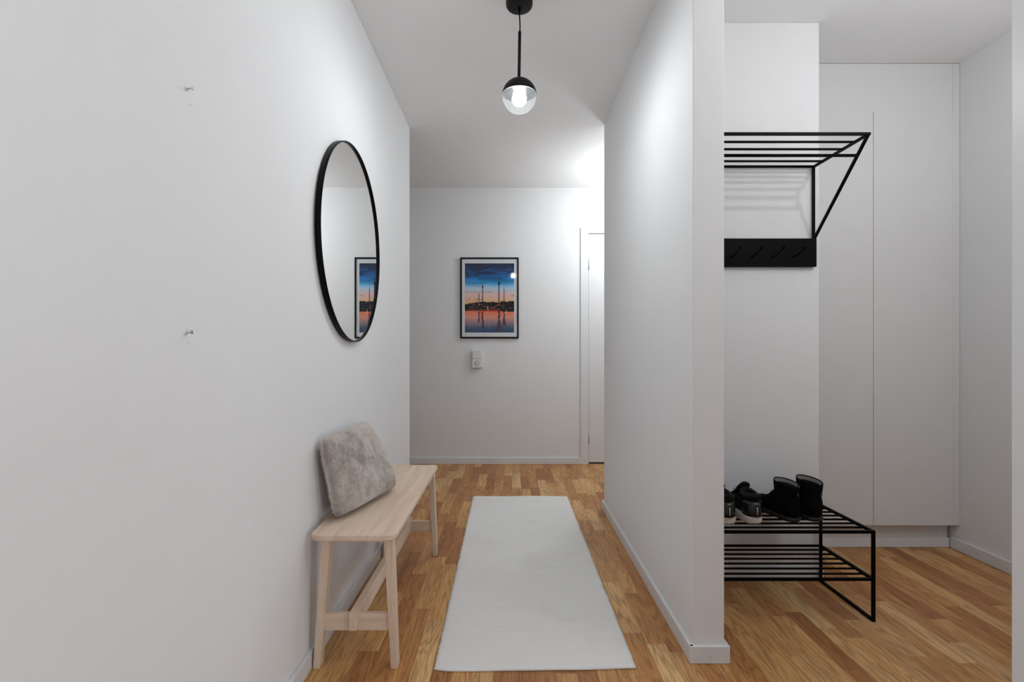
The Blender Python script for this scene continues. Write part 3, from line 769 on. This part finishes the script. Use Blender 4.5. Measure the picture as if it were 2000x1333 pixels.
def make_boot(label, flip, loc, rot, HS):
    L = 0.262
    t_ = thing('ankle_boot', label, 'boot', loc, rot, 'black ankle boots on the shoe rack')
    bm = bmesh.new(); o_ = outline(L, BW, 36, -0.0015, flip=flip); 
    loft(bm, [[(x, y, z+(0.008*max(0, (y/L-0.75)/0.25)**2)) for x, y, _ in o_] for z in (0.0, 0.016)])
    bev(link('sole', bm, M_rubber, t_, True), 0.003)
    bm = bmesh.new(); rings = []
    ht = [(0, 0.09), (0.1, 0.115), (0.3, 0.118), (0.42, 0.108), (0.52, 0.082), (0.65, 0.066), (0.8, 0.060), (0.92, 0.046), (1, 0.022)]
    for i in range(31):
        t = 0.004+0.99*i/30; w_ = wid(BW, t)
        rings.append(footring(t*L, w_*1.02, 0.014, interp(ht, t), flip*0.0036*math.sin(math.pi*t)))
    loft(bm, rings)
    # shaft merged with the foot by a voxel remesh
    rings = []
    for z, yc, a, b in ((0.05, 0.058, 0.032, 0.050), (0.09, 0.056, 0.034, 0.052), (0.12, 0.055, 0.0375, 0.053), (0.150, 0.054, 0.0395, 0.055)):
        rings.append([(a*math.cos(2*math.pi*i/32), yc+b*math.sin(2*math.pi*i/32), (z+0.14*(b*math.sin(2*math.pi*i/32)) if z > 0.1 else z)*HS) for i in range(32)])
    loft(bm, rings)
    o = link('upper', bm, M_suede, t_, True)
    m = o.modifiers.new('remesh', 'REMESH'); m.mode = 'VOXEL'; m.voxel_size = 0.0035; m.use_smooth_shade = True
    m = o.modifiers.new('smooth', 'SMOOTH'); m.iterations = 6; m.factor = 0.6
    # hollow collar and fleece lining
    def rr(z, yc, a, b): return [(a*math.cos(2*math.pi*i/48), yc+b*math.sin(2*math.pi*i/48), z*HS+0.14*(b*math.sin(2*math.pi*i/48))-0.014*math.exp(-((i/48-0.75)/0.035)**2)*(1 if z > 0.16 else 0)) for i in range(48)]
    bm = bmesh.new()
    loft(bm, [rr(0.135, 0.054, 0.0390, 0.054), rr(0.165, 0.053, 0.0415, 0.056), rr(0.168, 0.053, 0.0400, 0.0545), rr(0.165, 0.053, 0.0383, 0.0528), rr(0.135, 0.053, 0.0375, 0.052)], False, False)
    link('collar', bm, M_suede, t_, True)
    bm = bmesh.new()
    loft(bm, [rr(0.1635, 0.053, 0.0384, 0.0529), rr(0.1625, 0.053, 0.0358, 0.0500), rr(0.140, 0.053, 0.034, 0.048)], False, True)
    link('lining', bm, M_lining, t_, True)
    bm = bmesh.new(); box(bm, -0.004, 0.004, -0.0055, -0.0035, 0.105, 0.117); link('heel_emblem', bm, plain('dull_emblem', (0.025, 0.025, 0.025), 0.4), t_)
    bm = bmesh.new(); tube(bm, [(0, 0.0, 0.118), (0, -0.003, 0.14), (0, -0.0045, 0.152)], 0.0025); link('back_seam', bm, M_suede, t_, True)
    return t_
make_boot('black suede ankle boot at the right end of the shoe rack', -1, (1.245, 2.078, RZ), math.radians(16), 0.945)
make_boot('black suede ankle boot between the sneakers and the rightmost boot', 1, (1.149, 2.072, RZ), math.radians(17), 0.895)

SW = [(0, 0.006), (0.04, 0.026), (0.14, 0.036), (0.32, 0.034), (0.5, 0.036), (0.72, 0.0435), (0.88, 0.041), (0.97, 0.022), (1, 0.004)]
def make_sneaker(label, flip, loc, rot):
    L = 0.268
    t_ = thing('sneaker', label, 'shoe', loc, rot, 'black sneakers on the shoe rack')
    bm = bmesh.new()
    def ringz(z, ins): return [(x, y, z+(0.012*max(0, (y/L-0.7)/0.3)**2)+(0.004*max(0, (0.06-y/L)/0.06) if z < 0.01 else 0)) for x, y, _ in outline(L, SW, 36, ins, flip=flip)]
    loft(bm, [ringz(0.0, 0.003), ringz(0.010, -0.0025), ringz(0.026, -0.003), ringz(0.033, -0.001)])
    bev(link('sole', bm, M_sole, t_, True), 0.002)
    bm = bmesh.new(); rings = []
    ht = [(0, 0.075), (0.06, 0.098), (0.16, 0.092), (0.28, 0.088), (0.4, 0.098), (0.52, 0.094), (0.66, 0.078), (0.8, 0.064), (0.92, 0.054), (1, 0.040)]
    for i in range(31):
        t = 0.004+0.99*i/30
        rings.append(footring(t*L, wid(SW, t)*(0.96 if t > 0.5 else 0.9), 0.028, interp(ht, t), flip*0.0036*math.sin(math.pi*t)))
    loft(bm, rings)
    loft(bm, [[(a_*math.cos(2*math.pi*i/32), 0.050+b_*math.sin(2*math.pi*i/32), z_+0.004*math.sin(2*math.pi*i/32)) for i in range(32)] for a_, b_, z_ in ((0.033, 0.049, 0.05), (0.032, 0.047, 0.085), (0.0285, 0.0435, 0.106), (0.02, 0.034, 0.106))])
    link('upper', bm, M_knit, t_, True)
    # padded collar
    bm = bmesh.new(); pts = []
    for i in range(33):
        a = math.radians(-90+(i-16)*11.6)
        x = 0.027*math.cos(a); y = 0.050+0.042*math.sin(a)
        pts.append((x, y, 0.106+0.012*max(0, math.sin(a))+0.004*max(0, -math.sin(a))-0.004*abs(math.cos(a))))
    tube(bm, pts, 0.0105, 12); link('collar', bm, M_knit, t_, True)
    bm = bmesh.new(); loft(bm, [[(0.022*math.cos(2*math.pi*i/24), 0.052+0.036*math.sin(2*math.pi*i/24), z) for i in range(24)] for z in (0.085, 0.1005)]); link('insole', bm, M_rubber, t_)
    # tongue rises in front of the opening
    bm = bmesh.new(); rings = []
    for (y, z, w_, th) in ((0.165, 0.078, 0.020, 0.006), (0.135, 0.097, 0.024, 0.007), (0.112, 0.116, 0.027, 0.008), (0.098, 0.134, 0.027, 0.007), (0.090, 0.146, 0.020, 0.004)):
        rings.append([(w_*math.cos(2*math.pi*i/20), y+th*math.sin(2*math.pi*i/20)*0.9, z+th*math.sin(2*math.pi*i/20)*0.4-0.006*math.cos(2*math.pi*i/20)**2) for i in range(20)])
    loft(bm, rings); link('tongue', bm, M_knit, t_, True)
    for i in range(5):
        y = 0.122+0.017*i; z = 0.109-0.0095*i
        bm = bmesh.new(); tube(bm, [(-0.026, y+0.004, z-0.012), (-0.012, y, z+0.003), (0.012, y, z+0.003), (0.026, y+0.004, z-0.012)], 0.0028, 8); link('lace', bm, M_knit, t_, True)
    bm = bmesh.new(); 
    for s in (-1, 1): tube(bm, [(0, 0.127, 0.112), (s*0.012, 0.128, 0.117), (s*0.026, 0.130, 0.108), (s*0.016, 0.130, 0.104), (0, 0.128, 0.110)], 0.0028, 8)
    link('lace_bow', bm, M_knit, t_, True)
    # glossy heel counter with pale stripe
    bm = bmesh.new(); rg = []
    for z, k_ in ((0.031, 1.06), (0.05, 1.05), (0.070, 1.02), (0.088, 0.95)):
        row = []
        for i in range(17):
            a = math.radians(-90+(i-8)*13)
            row.append((0.035*k_*math.cos(a), 0.036+0.0395*k_*math.sin(a), z))
        rg.append(row)
    loft(bm, rg, False, False, closed=False)
    o = link('heel_counter', bm, M_gloss, t_, True); m = o.modifiers.new('solid', 'SOLIDIFY'); m.thickness = 0.002
    bm = bmesh.new(); tube(bm, [(0, -0.0065, 0.040), (0, -0.0065, 0.055), (0, -0.0055, 0.070)], 0.0022, 8); link('heel_stripe', bm, M_tag, t_, True)
    bm = bmesh.new(); tube(bm, [(0, 0.002, 0.095), (0, -0.007, 0.105), (0, -0.004, 0.117), (0, 0.004, 0.113)], 0.003, 8); link('heel_loop', bm, M_knit, t_, True)
    return t_
make_sneaker('black sneaker with speckled beige sole, right one of the pair', -1, (0.974, 2.046, RZ), math.radians(4))
make_sneaker('black sneaker with speckled beige sole, left one half hidden by the pillar', 1, (0.863, 2.040, RZ), math.radians(1))
